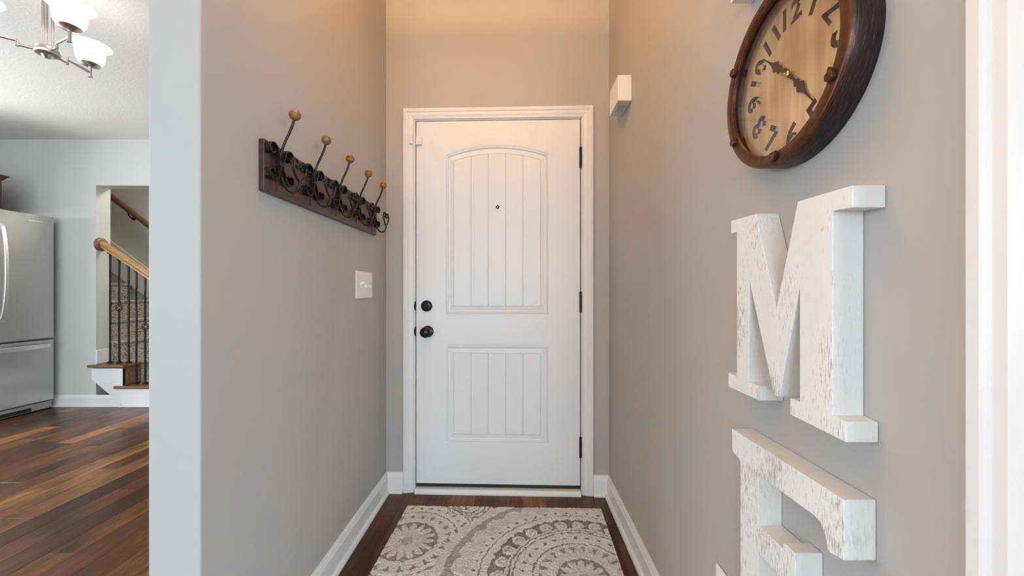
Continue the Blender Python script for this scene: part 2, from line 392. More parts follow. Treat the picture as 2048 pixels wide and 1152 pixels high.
while x < XLV:
    y = YR - random.uniform(0, 1)
    while y < 1.15:
        L = random.choice((0.75, 0.95, 1.2, 1.5)); s, e = max(y, YR), min(y + L, 1.15 if x < XP - 0.1 else (0.9 if x < XL else (0.45 if x < XR - PW else (0.36 if x < XR + 0.12 else YLV))))
        if e - s > 0.02: plank_geo(stuffb, x, x + PW, s, e)
        y += L
    x += PW
so = obj('plank_field', stuffb, PLANK, floor); so['kind'] = 'stuff'
random.setstate(rs)

# ------------------------------------------------------------------ trim: casings, baseboards
CAS = [(0.0, 0.000), (0.0, 0.008), (0.002, 0.010), (0.006, 0.010), (0.008, 0.0075), (0.011, 0.0085), (0.022, 0.0135), (0.036, 0.0125),
       (0.039, 0.0165), (0.043, 0.0180), (0.056, 0.0165), (0.060, 0.013), (0.060, 0.0)]
b = B(); a0, t0 = 0.470, 2.089
mitre(b, [[(-a0 - o, -d, 0), (-a0 - o, -d, t0 + o), (a0 + o, -d, t0 + o), (a0 + o, -d, 0)] for o, d in CAS])
t1 = struct('trim_1', b, WHITE, 'white moulded casing around the front door', 'trim'); back(t1)
b = B(); ye0, ye1, zt = ya + 0.006, yb_ + 0.007, 2.066
mitre(b, [[(XR - d, ye0 - o, 0), (XR - d, ye0 - o, zt + o), (XR - d, ye1 + o, zt + o), (XR - d, ye1 + o, 0)] for o, d in CAS])
struct('trim_2', b, WHITE, 'white moulded casing of the side opening at the right edge', 'trim')
# jambs
b = B()
for s in (-1, 1): box(b, min(s * 0.4635, s * OW), max(s * 0.4635, s * OW), 0.0, 0.12, 0, OT)
box(b, -OW, OW, 0, 0.12, 2.083, OT)
for s in (-1, 1): box(b, min(s * 0.449, s * 0.4635), max(s * 0.449, s * 0.4635), 0.052, 0.064, 0.03, 2.083)
box(b, -0.461, 0.461, 0.052, 0.064, 2.069, 2.081)
j1 = struct('trim_3', b, WHITE, 'white door jamb and stop of the front door', 'trim'); back(j1)
b = B(); box(b, XR, XR + 0.12, yb_ - 0.018, yb_, 0, 2.06); box(b, XR, XR + 0.12, ya, ya + 0.018, 0, 2.06); box(b, XR, XR + 0.12, ya, yb_, 2.042, 2.06)
struct('trim_4', b, WHITE, 'white jamb of the side opening at the right edge', 'trim')
BASE = [(0.0, 0.0), (0.014, 0.0), (0.014, 0.085), (0.011, 0.094), (0.010, 0.100), (0.006, 0.111), (0.0, 0.112)]
SHOE = [(0.0, 0.0), (0.028, 0.0), (0.0275, 0.008), (0.024, 0.014), (0.014, 0.019), (0.0, 0.019)]
def baseboard(name, line, label, local_back=False, out=(0, 0)):
    """line: polyline of (x,y); out = list of outward normals per vertex already mitred"""
    b = B()
    for prof in (BASE, SHOE):
        mitre(b, [[(p[0] + q[0] * d, p[1] + q[1] * d, z) for p, q in zip(line, out)] for d, z in prof])
    o = struct(name, b, WHITE, label, 'baseboard')
    if local_back: back(o)
    return o
baseboard('baseboard_left', [(XP, 3.8), (XP, YE), (XL, YE), (XL, 2.20)], 'white baseboard along the coat rack wall', out=[(-1, 0), (-1, -1), (1, -1), (1, 0)])
baseboard('baseboard_right', [(XR, 0.434), (XR, 2.16)], 'white baseboard below the wall letters', out=[(-1, 0), (-1, 0)])
baseboard('baseboard_back_left', [(-0.645, 0), (-0.530, 0)], 'short white baseboard left of the front door casing', True, [(0, -1), (0, -1)])
baseboard('baseboard_back_right', [(0.530, 0), (0.625, 0)], 'short white baseboard right of the front door casing', True, [(0, -1), (0, -1)])
baseboard('baseboard_kitchen', [(XKL, YK), (-3.87, YK)], 'white baseboard between refrigerator and stairs', out=[(0, -1), (0, -1)])
baseboard('baseboard_kitchen_right', [(-2.75, YK), (XP, YK)], 'white baseboard right of the stair opening', out=[(0, -1), (0, -1)])

# ------------------------------------------------------------------ front door
def lx(px): return (px - 996.0) / 358.6
def lz(py): return H + (VY - py) / 358.6
door = thing('door_1', 'white front door with arched plank panel and black knob', 'door', kind='structure')
back(door)
dw, dz0, dz1 = 0.4575, 0.050, 2.078
def contour(x0, x1, z0, zs, za, d, n=20):
    """rect with arched top (zs at sides, za apex) offset inward by d; bottom-left first, ccw"""
    x0d, x1d, z0d = x0 + d, x1 - d, z0 + d
    cx = (x0 + x1) / 2; hw = (x1 - x0) / 2
    if za - zs < 1e-4:
        top = [(x1d - (x1d - x0d) * i / n, zs - d) for i in range(n + 1)]
    else:
        sag = za - zs; R = (hw * hw + sag * sag) / (2 * sag); cz = za - R; Rd = R - d
        top = []
        for i in range(n + 1):
            xx = x1d - (x1d - x0d) * i / n; top.append((xx, cz + math.sqrt(Rd * Rd - (xx - cx) ** 2)))
    return [(x0d, z0d), (x1d, z0d)] + top
PX0, PX1 = lx(891), lx(1098)
panels = [(PX0, PX1, lz(629), lz(309), lz(290)), (PX0, PX1, lz(886), lz(690), lz(690))]
PROF = [(0.0, 0.0), (0.003, 0.0035), (0.006, 0.002), (0.010, -0.001), (0.014, 0.0005), (0.017, 0.0075), (0.022, 0.0085), (0.045, 0.0035), (0.0455, 0.009)]
b = B()
def face(pts, y=0.0):
    b.faces.new([b.verts.new((p[0], y, p[1])) for p in pts])
pu, pl = panels
cu = contour(*pu, 0); cl = contour(*pl, 0)
face([(-dw, dz0), (PX0, dz0), (PX0, dz1), (-dw, dz1)]); face([(PX1, dz0), (dw, dz0), (dw, dz1), (PX1, dz1)])
face([(PX0, dz0), (PX1, dz0), (PX1, pl[2]), (PX0, pl[2])]); face([(PX0, pl[3]), (PX1, pl[3]), (PX1, pu[2]), (PX0, pu[2])])
top = cu[2:]
for i in range(len(top) - 1):
    face([top[i], (top[i][0], dz1), (top[i + 1][0], dz1), top[i + 1]])
for pn in panels:
    cs = [[b.verts.new((p[0], dp, p[1])) for p in contour(*pn, d)] for d, dp in PROF]
    for k in range(len(cs) - 1):
        n = len(cs[k])
        for i in range(n): b.faces.new((cs[k][i], cs[k][(i + 1) % n], cs[k + 1][(i + 1) % n], cs[k + 1][i]))
    b.faces.new(cs[-1])
# edges and back
for q in ([(-dw, 0, dz0), (-dw, 0.045, dz0), (-dw, 0.045, dz1), (-dw, 0, dz1)], [(dw, 0, dz0), (dw, 0.045, dz0), (dw, 0.045, dz1), (dw, 0, dz1)],
          [(-dw, 0, dz0), (dw, 0, dz0), (dw, 0.045, dz0), (-dw, 0.045, dz0)], [(-dw, 0, dz1), (dw, 0, dz1), (dw, 0.045, dz1), (-dw, 0.045, dz1)],
          [(-dw, 0.045, dz0), (dw, 0.045, dz0), (dw, 0.045, dz1), (-dw, 0.045, dz1)]):
    b.faces.new([b.verts.new(p) for p in q])
obj('door_slab', b, DOORW, door)
for o in [door.children[-1]]:
    for p in o.data.polygons: pass
for pn in panels:                        # five boards in each panel
    x0, x1 = pn[0] + 0.0455, pn[1] - 0.0455; wd = (x1 - x0) / 5
    z0 = pn[2] + 0.0455; ct = contour(*pn, 0.0455, 60)[2:]
    def ztop(xx):
        for i in range(len(ct) - 1):
            (xa, za), (xb, zb) = ct[i], ct[i + 1]
            if xb - 1e-9 <= xx <= xa + 1e-9: return za + (zb - za) * (xa - xx) / max(1e-9, xa - xb)
        return ct[0][1] if xx > ct[0][0] else ct[-1][1]
    for k in range(5):
        g = 0.0012; xa, xb = x0 + k * wd + (g if k else 0), x0 + (k + 1) * wd - (g if k < 4 else 0)
        bb = B(); xs = [xa + (xb - xa) * i / 6 for i in range(7)]
        prism_y(bb, [(xa, z0), (xb, z0)] + [(q, ztop(q)) for q in xs[::-1]], 0.0035, 0.012)
        obj('panel_board', bb, DOORW, door, bev=0.0022, seg=1)
b = B()
for q in (-1, 1): box(b, min(q * 0.4578, q * 0.4633), max(q * 0.4578, q * 0.4633), 0.014, 0.050, 0.031, 2.0825)
box(b, -0.4578, 0.4578, 0.022, 0.050, 2.0785, 2.0825)
obj('door_gap_shade', b, RUBBER, door)  # dark strips stand in for the shade in the door gap
# bottom sweep
b = B(); box(b, -dw, dw, 0.004, 0.04, 0.030, dz0); obj('door_sweep', b, RUBBER, door)
# deadbolt
RY = Matrix.Rotation(PI / 2, 3, 'X')     # lathe axis +z -> -y
def lat(prof, x, z, seg=32, y=0.0):
    bb = B(); lathe(bb, prof, seg, (x, y, z), rot=RY); return bb
kx, dzb, kzb = lx(853), lz(612), lz(663.5)
db = obj('deadbolt', lat([(0.0315, 0), (0.0315, 0.006), (0.030, 0.011), (0.026, 0.014), (0.012, 0.0145)], kx, dzb), BRONZE, door, True)
bb = B(); prism_y(bb, [(kx - 0.015, dzb - 0.006), (kx + 0.011, dzb - 0.009), (kx + 0.016, dzb - 0.004), (kx + 0.012, dzb + 0.002), (kx - 0.012, dzb + 0.001)], -0.028, -0.013)
obj('thumb_turn', bb, BRONZE, db, bev=0.002)
bb = B(); lathe(bb, [(0.033, 0), (0.033, 0.005), (0.030, 0.010), (0.018, 0.013), (0.012, 0.016), (0.011, 0.034), (0.016, 0.040), (0.024, 0.045),
                     (0.0285, 0.053), (0.0285, 0.060), (0.024, 0.068), (0.014, 0.0725), (0.004, 0.074)], 36, (lx(855), 0, kzb), rot=RY)
kn = obj('door_knob', bb, BRONZE, door, True)
bb = B(); lathe(bb, [(0.0290, 0.0555), (0.0292, 0.0565), (0.0290, 0.0575)], 36, (lx(855), 0, kzb), rot=RY)
obj('copper_rim', bb, BEZEL, kn, True)
for z in (dzb, kzb):                      # latch plate lips on the jamb
    bb = B(); n = 12; ang = [PI / 2 + PI * i / n for i in range(n + 1)]
    prism_y(bb, [(-0.459 + 0.010 * math.cos(t), z + 0.029 * math.sin(t)) for t in ang], -0.0035, 0.004)
    obj('strike_plate', bb, BRONZE, door)
ph = obj('peephole', lat([(0.0095, 0), (0.0095, 0.003), (0.0075, 0.004), (0.0055, 0.002)], 0.0, lz(414), 20), BRONZE, door, True)
bb = lat([(0.0035, 0.0015), (0.0035, 0.0032), (0.001, 0.0040)], 0.0, lz(414), 12); obj('lens', bb, PLASTIC, ph, True)
for py in (317, 604, 892):
    z = lz(py)
    bb = B(); lathe(bb, [(0.004, -0.058), (0.0068, -0.056), (0.0068, 0.056), (0.004, 0.058)], 14, (0.4592, -0.0055, z))
    hg = obj('hinge', bb, BRONZE, door, True)
    bb = B(); box(bb, 0.4545, 0.4655, -0.0012, 0.004, z - 0.053, z + 0.053); obj('hinge_leaf', bb, BRONZE, hg)
# threshold
b = B(); prism(b, [(0.03, 0), (-0.030, 0), (-0.030, 0.012), (-0.018, 0.026), (0.03, 0.029)], -0.461, 0.461)
for v in b.verts: v.co = Vector((v.co.z, v.co.x, v.co.y))
th = tag(obj('door_threshold', b, WHITE, bev=0.002), 'cream threshold strip under the front door', 'threshold'); back(th)
# contact sensor
cs_ = thing('door_contact_sensor', 'small white two-piece alarm contact at the top left of the front door', 'sensor'); back(cs_)
b = B(); box(b, lx(832), lx(844), -0.016, -0.0002, lz(289), lz(272)); obj('transmitter', b, PLASTIC, cs_, bev=0.003)
b = B(); box(b, lx(820.5), lx(826), -0.024, -0.0175, lz(288), lz(272)); obj('magnet', b, PLASTIC, cs_, bev=0.002)

# ------------------------------------------------------------------ right wall: letters, clock, box, outlet
TH = 0.046
def letter(name, label, u0, z0, w_, pts, z_in=None):
    """u measured to the right (towards us) from the far edge, v upward"""
    t = thing(name, label, 'letter', (XR - 0.0005, u0, z0), FR, group=None)
    b = B(); prism(b, pts, 0, TH); obj('letter_body', b, LETTER, t, bev=0.0012, seg=2)
    return t
ML = 0.856
m_pts = [(ML - y, z - 0.916) for y, z in (
    (0.856, 0.916), (0.7457, 0.916), (0.7457, 0.944), (0.781, 0.944), (0.778, 1.146), (0.704, 0.938), (0.690, 0.938), (0.640, 1.134), (0.640, 0.944),
    (0.6626, 0.944), (0.6626, 0.916), (0.550, 0.912), (0.550, 0.941), (0.573, 0.943), (0.573, 1.243), (0.539, 1.241), (0.539, 1.272), (0.6444, 1.274),
    (0.698, 1.093), (0.758, 1.276), (0.845, 1.278), (0.845, 1.250), (0.8226, 1.250), (0.8226, 0.945), (0.856, 0.947))]
letter('letter_m', 'distressed white wooden letter M below the round clock', ML, 0.916, 0, m_pts)
eh = 0.36
e_pts = [(0, 0), (0.288, 0), (0.288, -0.086), (0.260, -0.092), (0.254, -0.070), (0.245, -0.057), (0.232, -0.054), (0.092, -0.056), (0.092, -0.153), (0.161, -0.153), (0.163, -0.141), (0.192, -0.140),
         (0.192, -0.220), (0.163, -0.219), (0.161, -0.207), (0.092, -0.207), (0.092, -0.304), (0.232, -0.306), (0.245, -0.303), (0.254, -0.290), (0.260, -0.268), (0.288, -0.274), (0.288, -0.36), (0, -0.36),
         (0, -0.318), (0.008, -0.312), (0.030, -0.304), (0.032, -0.298), (0.032, -0.060), (0.029, -0.054), (0.002, -0.048)]
letter('letter_e', 'distressed white wooden letter E, lowest on the right wall', 0.8415, 0.829, 0, e_pts)
h_pts = [(0, 0), (0.115, 0), (0.115, 0.03), (0.088, 0.03), (0.088, 0.15), (0.20, 0.15), (0.20, 0.03), (0.173, 0.03), (0.173, 0), (0.288, 0), (0.288, 0.03), (0.261, 0.03),
         (0.261, 0.33), (0.288, 0.33), (0.288, 0.36), (0.173, 0.36), (0.173, 0.33), (0.20, 0.33), (0.20, 0.21), (0.088, 0.21), (0.088, 0.33), (0.115, 0.33), (0.115, 0.36), (0, 0.36),
         (0, 0.33), (0.027, 0.33), (0.027, 0.03), (0, 0.03)]
letter('letter_h', 'white wooden letter H above the clock, only its lower foot in view', 0.846, 1.749, 0, h_pts)

clock = thing('wall_clock', 'round copper-rimmed wall clock with carved wooden dial', 'clock', (XR - 0.0005, 0.700, 1.5147), FR)
RO, CD = 0.1615, TH
b = B(); lathe(b, [(RO - 0.0005, 0), (RO + 0.0, 0.004), (RO, CD - 0.006), (RO - 0.0015, CD - 0.003), (RO - 0.012, CD - 0.0035), (RO - 0.012, CD - 0.006), (RO - 0.004, CD - 0.008), (RO - 0.004, 0.0)], 128, closed=True)
obj('drum', b, DRUM, clock, True)
b = B(); lathe(b, [(RO + 0.0003, CD - 0.004), (RO - 0.001, CD), (RO - 0.004, CD + 0.0012), (RO - 0.020, CD + 0.0005), (RO - 0.0225, CD - 0.001), (RO - 0.0228, CD - 0.006), (RO - 0.012, CD - 0.006)], 128, closed=True)
obj('bezel', b, BEZEL, clock, True)
b = B(); lathe(b, [(RO - 0.005, 0.001), (RO - 0.005, 0.0045)], 96); obj('back_plate', b, DIALB, clock)
b = B(); lathe(b, [(RO - 0.011, CD - 0.0085), (RO - 0.011, CD - 0.0065)], 96); obj('glass', b, GLASS, clock)
b = B(); lathe(b, [(RO - 0.0045, 0.0165), (RO - 0.0245, 0.0165), (RO - 0.0245, CD - 0.009), (RO - 0.0045, CD - 0.009)], 128, closed=True)
for k in range(6):
    t = PI / 2 + k * PI / 3; r = 0.1475; cx, cy = r * math.cos(t), r * math.sin(t)
    bb = B(); ph0 = random.uniform(0, 1)
    pr = [(0.0085 * math.cos(ph0 + i * PI / 3), 0.0085 * math.sin(ph0 + i * PI / 3)) for i in range(6)]
    prism(bb, [(cx + p[0], cy + p[1]) for p in pr], CD + 0.0008, CD + 0.0085)
    bo = obj('bolt', bb, BEZEL, clock, bev=0.0012)
    bb = B(); lathe(bb, [(0.0105, CD + 0.0004), (0.0105, CD + 0.0018)], 20, (cx, cy, 0)); obj('washer', bb, IRON, bo)
b.free()
# dial with numerals cut right through
def glyph_polys(txt, size, off):
    cu = bpy.data.curves.new('t', 'FONT'); cu.body = txt; cu.size = size; cu.align_x = 'CENTER'; cu.space_character = 1.16
    o = bpy.data.objects.new('t', cu); C.objects.link(o)
    bpy.context.view_layer.objects.active = o
    for s in bpy.context.selected_objects: s.select_set(False)
    o.select_set(True); bpy.ops.object.convert(target='CURVE')
    o = bpy.context.view_layer.objects.active; polys = []
    for sp in o.data.splines:
        P = sp.bezier_points; n = len(P); pts = []
        for i in range(n):
            a, c = P[i], P[(i + 1) % n]
            straight = a.handle_right_type == 'VECTOR' and c.handle_left_type == 'VECTOR'
            m = 1 if straight else 5
            for k in range(m):
                t = k / m; q = a.co * (1 - t) ** 3 + a.handle_right * 3 * t * (1 - t) ** 2 + c.handle_left * 3 * t * t * (1 - t) + c.co * t ** 3
                if not pts or (q.xy - pts[-1]).length > 1e-5: pts.append(q.xy.copy())
        polys.append(pts)
    cd = o.data; bpy.data.objects.remove(o); bpy.data.curves.remove(cd)
    def ar(p): return sum(p[i].x * p[(i + 1) % len(p)].y - p[(i + 1) % len(p)].x * p[i].y for i in range(len(p))) / 2
    def inside(pt, poly):
        r = False; j = len(poly) - 1
        for i in range(len(poly)):
            if (poly[i].y > pt.y) != (poly[j].y > pt.y) and pt.x < (poly[j].x - poly[i].x) * (pt.y - poly[i].y) / (poly[j].y - poly[i].y) + poly[i].x: r = not r
            j = i
        return r
    out = []
    for p in polys:
        hole = any(q is not p and inside(p[0], q) for q in polys)
        if (ar(p) < 0): p = p[::-1]
        n = len(p); res = []
        for i in range(n):
            e1 = (p[i] - p[i - 1]); e2 = (p[(i + 1) % n] - p[i])
            n1 = Vector((e1.y, -e1.x)).normalized(); n2 = Vector((e2.y, -e2.x)).normalized()
            m = (n1 + n2); m = m / max(0.6, m.dot(n1))
            res.append(p[i] + m * (off * (-1 if hole else 1)))
        out.append(res)
    xs = [v.x for p in out for v in p]; ys = [v.y for p in out for v in p]
    c0 = Vector(((min(xs) + max(xs)) / 2, (min(ys) + max(ys)) / 2))
    return [[v - c0 for v in p] for p in out]
cu = bpy.data.curves.new('dial', 'CURVE'); cu.dimensions = '2D'; cu.fill_mode = 'BOTH'; cu.extrude = 0.0045
def add_poly(pts):
    sp = cu.splines.new('POLY'); sp.points.add(len(pts) - 1)
    for q, v in zip(sp.points, pts): q.co = (v[0], v[1], 0, 1)
    sp.use_cyclic_u = True
add_poly([((RO - 0.0055) * math.cos(2 * PI * i / 96), (RO - 0.0055) * math.sin(2 * PI * i / 96)) for i in range(96)])
for hnum in range(1, 13):
    th_ = math.radians(90 - 30 * hnum); rr = 0.110
    rot = th_ - PI / 2 if (hnum >= 9 or hnum <= 3) else th_ + PI / 2
    R2 = Matrix.Rotation(rot, 2)
    for p in glyph_polys(str(hnum), 0.062 if hnum < 10 else 0.052, 0.0022):
        add_poly([(R2 @ v) + Vector((rr * math.cos(th_), rr * math.sin(th_))) for v in p])
tmp = bpy.data.objects.new('dial', cu); C.objects.link(tmp)
dg = bpy.context.evaluated_depsgraph_get()
me = bpy.data.meshes.new_from_object(tmp.evaluated_get(dg)); bpy.data.objects.remove(tmp)
me.materials.clear(); me.materials.append(DIAL); me.materials.append(mat('dark_cut_edge', (0.17, 0.095, 0.05), 0.6))
for p in me.polygons:
    p.material_index = 1 if abs(p.normal.z) < 0.5 else 0  # cut sides of the numerals get a darker brown
dial = bpy.data.objects.new('dial', me); C.objects.link(dial); dial.parent = clock; dial.location = (0, 0, 0.0115)
def spade_hand(name, ang, L, z):
    bb = B(); prof = [(-0.022, 0.0012), (-0.016, 0.004), (-0.010, 0.0016), (0, 0.006), (0.010, 0.0022), (0.022, 0.0022), (0.030, 0.0075), (0.036, 0.0045),
                      (0.044, 0.0105), (0.056, 0.0042), (0.062, 0.0028), (0.070, 0.0016), (L, 0.0006)]
    k = L / 0.098 if L > 0.098 else 1
    prof = [(a * k if a < L else a, c) for a, c in prof]
    pts = [(a, -c) for a, c in prof] + [(a, c) for a, c in prof[::-1]]
    prism(bb, pts, z, z + 0.0012)
    R = Matrix.Rotation(math.radians(ang), 4, 'Z'); bmesh.ops.transform(bb, matrix=R, verts=bb.verts)
    return obj(name, bb, HAND, clock)
spade_hand('hour_hand', 90 - 143, 0.100, 0.0205); spade_hand('minute_hand', 90 + 45, 0.098, 0.0235)
b = B(); lathe(b, [(0.0055, 0.016), (0.0055, 0.026), (0.0035, 0.0275), (0.003, 0.031), (0.001, 0.032)], 16); obj('hand_nut', b, BRASS, clock, True)

# chime box high on the wall
ch = thing('door_chime', 'white plastic box mounted high on the right wall near the front door', 'chime', (XR - 0.0005, 1.885, 1.972), FR)
b = B(); box(b, 0, 0.157, 0, 0.113, 0, 0.061); obj('cover', b, PLASTIC, ch, bev=0.002)
b = B(); box(b, 0.003, 0.154, -0.0015, 0.001, 0.003, 0.058); pl_ = obj('base_panel', b, GREYPL, ch)
b = B(); box(b, 0.055, 0.115, -0.003, -0.001, 0.018, 0.045); obj('speaker_opening', b, mat('dark_grey_plastic', (0.44, 0.44, 0.45), 0.6), pl_)
# outlet
ol = thing('wall_outlet', 'white wall outlet plate low behind the letter E', 'outlet', (XR - 0.0005, 0.989, 0.438), FR)
b = B(); box(b, 0, 0.072, -0.116, 0, 0, 0.006); obj('cover_plate', b, PLASTIC, ol, bev=0.003)
for v in (-0.038, -0.078):
    b = B(); lathe(b, [(0.016, 0.005), (0.016, 0.0075), (0.015, 0.0082)], 24, (0.036, v, 0)); r_ = obj('receptacle', b, PLASTIC, ol, True)
    for s in (-0.006, 0.006):
        b = B(); box(b, 0.036 + s - 0.001, 0.036 + s + 0.001, v - 0.002, v + 0.006, 0.008, 0.0086); obj('slot', b, DARK, r_)

# ------------------------------------------------------------------ left wall: switch plate, coat rack
sw = thing('light_switch', 'white triple toggle switch plate on the wall below the coat rack', 'switch', (XL + 0.0005, 1.772, 1.093), FL)
SWL, SWH = 0.197, 0.127
b = B(); box(b, 0, SWL, 0, SWH, 0, 0.006); obj('cover_plate', b, PLASTIC, sw, bev=0.0035, seg=3)
for k, up in enumerate((1, -1, -1)):
    cx = SWL / 2 + (k - 1) * 0.048
    b = B(); box(b, cx - 0.006, cx + 0.006, SWH / 2 - 0.0125, SWH / 2 + 0.0125, 0.005, 0.0075); tg = obj('toggle_frame', b, PLASTIC, sw)
    b = B(); box(b, cx - 0.0045, cx + 0.0045, -0.005, 0.005, 0, 0.017)
    bmesh.ops.transform(b, matrix=Matrix.Translation((0, SWH / 2 + up * 0.003, 0.006)) @ Matrix.Rotation(-up * 0.55, 4, 'X'), verts=b.verts)
    obj('toggle', b, PLASTIC, tg, bev=0.0015)
    for vz in (0.029, SWH - 0.029):
        b = B(); lathe(b, [(0.003, 0.0055), (0.003, 0.0068), (0.002, 0.0072)], 10, (cx, vz, 0)); obj('screw', b, PLASTIC, tg)

RZ0, RLEN, RHT, RT = 1.412, 0.890, 0.149, 0.017
rack = thing('coat_rack', 'dark wooden coat rack with five scrolled iron hooks and wooden ball tips', 'coat rack', (XL + 0.0005, 1.108, RZ0), FL)
b = B(); box(b, 0, RLEN, 0, RHT, 0, RT); obj('board', b, RACKW, rack, bev=0.003)
def spiral(cx, cy, r0, r1, a0, turns, n=26):
    return [(cx + (r0 + (r1 - r0) * i / n) * math.cos(a0 + turns * 2 * PI * i / n), cy + (r0 + (r1 - r0) * i / n) * math.sin(a0 + turns * 2 * PI * i / n)) for i in range(n + 1)]
def cscroll(side):
    """C-scroll: curls at top and bottom, belly at the centre; side=-1 left"""
    s = side; ru = 0.0155
    # upper curl: from belly (0,0) up to the curl centre
    up = [(s * 0.004, 0.0), (s * 0.006, 0.012), (s * 0.012, 0.024)]
    sp = spiral(s * 0.034, 0.030, 0.0215, 0.006, PI if s > 0 else 0, -0.95 if s > 0 else 0.95)
    up_full = up + sp
    lo = [(p[0], -p[1]) for p in up_full[1:]]
    return [q for q in lo[::-1]] + up_full
hz = 0.092
base = None
def build_hook(x):
    hk_b = B()
    # upper arm: leaves the board, leans outward, carries the ball
    arm = [(0, -0.030, RT + 0.004), (0, -0.010, RT + 0.006), (0, 0.010, RT + 0.007), (0, 0.035, RT + 0.012), (0, 0.065, RT + 0.022), (0, 0.095, RT + 0.036), (0, 0.120, RT + 0.046), (0, 0.138, RT + 0.051)]
    def smooth_path(P, m=6):
        P = [Vector(p) for p in P]; out = []
        for i in range(len(P) - 1):
            p0, p1, p2, p3 = P[max(i - 1, 0)], P[i], P[i + 1], P[min(i + 2, len(P) - 1)]
            for k in range(m):
                t = k / m
                out.append(0.5 * ((2 * p1) + (-p0 + p2) * t + (2 * p0 - 5 * p1 + 4 * p2 - p3) * t * t + (-p0 + 3 * p1 - 3 * p2 + p3) * t ** 3))
        return out + [P[-1]]
    sweep(hk_b, smooth_path(arm), circ(0.0038, 10))
    low = [(0, 0.000, RT + 0.006), (0, -0.025, RT + 0.009), (0, -0.050, RT + 0.017), (0, -0.074, RT + 0.030), (0, -0.083, RT + 0.045), (0, -0.078, RT + 0.059), (0, -0.064, RT + 0.066), (0, -0.052, RT + 0.067)]
    sweep(hk_b, smooth_path(low), circ(0.0036, 10))
    for v in hk_b.verts: v.co += Vector((x, hz, 0))
    hk = obj('hook', hk_b, RACKI, rack, True)
    bb = B(); bmesh.ops.create_uvsphere(bb, u_segments=20, v_segments=14, radius=0.0165)
    for v in bb.verts: v.co += Vector((x, hz + 0.149, RT + 0.053))
    obj('ball_tip', bb, BALL, hk, True)
    # heart loop at the end of the lower hook
    bb = B(); zc = RT + 0.067
    for s in (-1, 1):
        P = [(0, -0.036), (s * 0.012, -0.026), (s * 0.024, -0.008), (s * 0.029, 0.010), (s * 0.024, 0.026), (s * 0.014, 0.030), (s * 0.006, 0.022), (s * 0.004, 0.012), (s * 0.009, 0.007), (s * 0.014, 0.011)]
        sweep(bb, smooth_path([(p[0] * 1.3, p[1] * 0.95 - 0.018, zc + 0.02 * (p[1]) * 0.3) for p in P]), circ(0.0037, 8))
    for v in bb.verts: v.co += Vector((x, hz, 0))
    obj('heart_loop', bb, RACKI, hk, True)
    for s in (-1, 1):
        bb = B(); sweep(bb, [(x + p[0], hz + p[1], RT + 0.0088) for p in [(q[0] * 1.25, q[1] * 1.1) for q in cscroll(s)]], rect(0.0018, 0.0085), up=(0, 0, 1))
        obj('scroll', bb, RACKI, hk, True)
    bb = B(); box(bb, x - 0.010, x + 0.010, hz - 0.007, hz + 0.007, RT, RT + 0.018); obj('clasp', bb, RACKI, hk, bev=0.003)
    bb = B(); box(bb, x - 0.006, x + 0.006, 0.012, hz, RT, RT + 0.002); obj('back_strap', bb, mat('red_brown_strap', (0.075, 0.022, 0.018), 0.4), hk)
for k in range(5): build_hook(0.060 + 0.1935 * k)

# ------------------------------------------------------------------ rug (carved pile)
RW, RL = 1.000, 1.50
STEP = 0.0025
nx, ny = int(RW / STEP) + 1, int(RL / STEP) + 1
gx, gy = np.meshgrid(np.linspace(0, RW, nx), np.linspace(0, RL, ny))
WX, WY = gx - 0.586, gy + 0.512                  # pattern coordinates = floor coordinates before the slight turn
def vnoise(scale, seed):
    r = np.random.RandomState(seed); n0 = int(RW / scale) + 3; n1 = int(RL / scale) + 3
    g = r.rand(n1, n0); a, c = gx / scale, gy / scale; i0 = a.astype(int); j0 = c.astype(int); u = a - i0; v = c - j0
    u = u * u * (3 - 2 * u); v = v * v * (3 - 2 * v)
    return (g[j0, i0] * (1 - u) + g[j0, i0 + 1] * u) * (1 - v) + (g[j0 + 1, i0] * (1 - u) + g[j0 + 1, i0 + 1] * u) * v
jx = (vnoise(0.012, 1) - 0.5) * 0.010 + (vnoise(0.005, 2) - 0.5) * 0.005
jy = (vnoise(0.012, 3) - 0.5) * 0.010 + (vnoise(0.005, 4) - 0.5) * 0.005
PXX, PYY = WX + jx, WY + jy
shade = np.zeros_like(gx)                        # 0 cream .. 1 dark taupe
def polar(cx, cy): return np.hypot(PXX - cx, PYY - cy), np.arctan2(PYY - cy, PXX - cx)
def band(r, a, b_): return (r >= a) & (r < b_)
def dots(r, t, rc, n, rad, ph=0, tw=1.0):
    k = (t / (2 * PI) * n + ph) % 1.0 - 0.5
    return np.hypot((r - rc), k * 2 * PI / n * rc / tw) < rad
def petals(r, t, r1, n, ph=0, wdt=0.45, r0=0.0):
    k = np.abs((t / (2 * PI) * n + ph) % 1.0 - 0.5)          # 0 at petal centre
    q = np.clip((r - r0) / (r1 - r0), 0, 1)
    return (k < wdt * np.sqrt(np.clip(np.sin(PI * np.clip(q ** 0.8, 0, 1)), 0, 1)) + 0.02) & (r < r1)
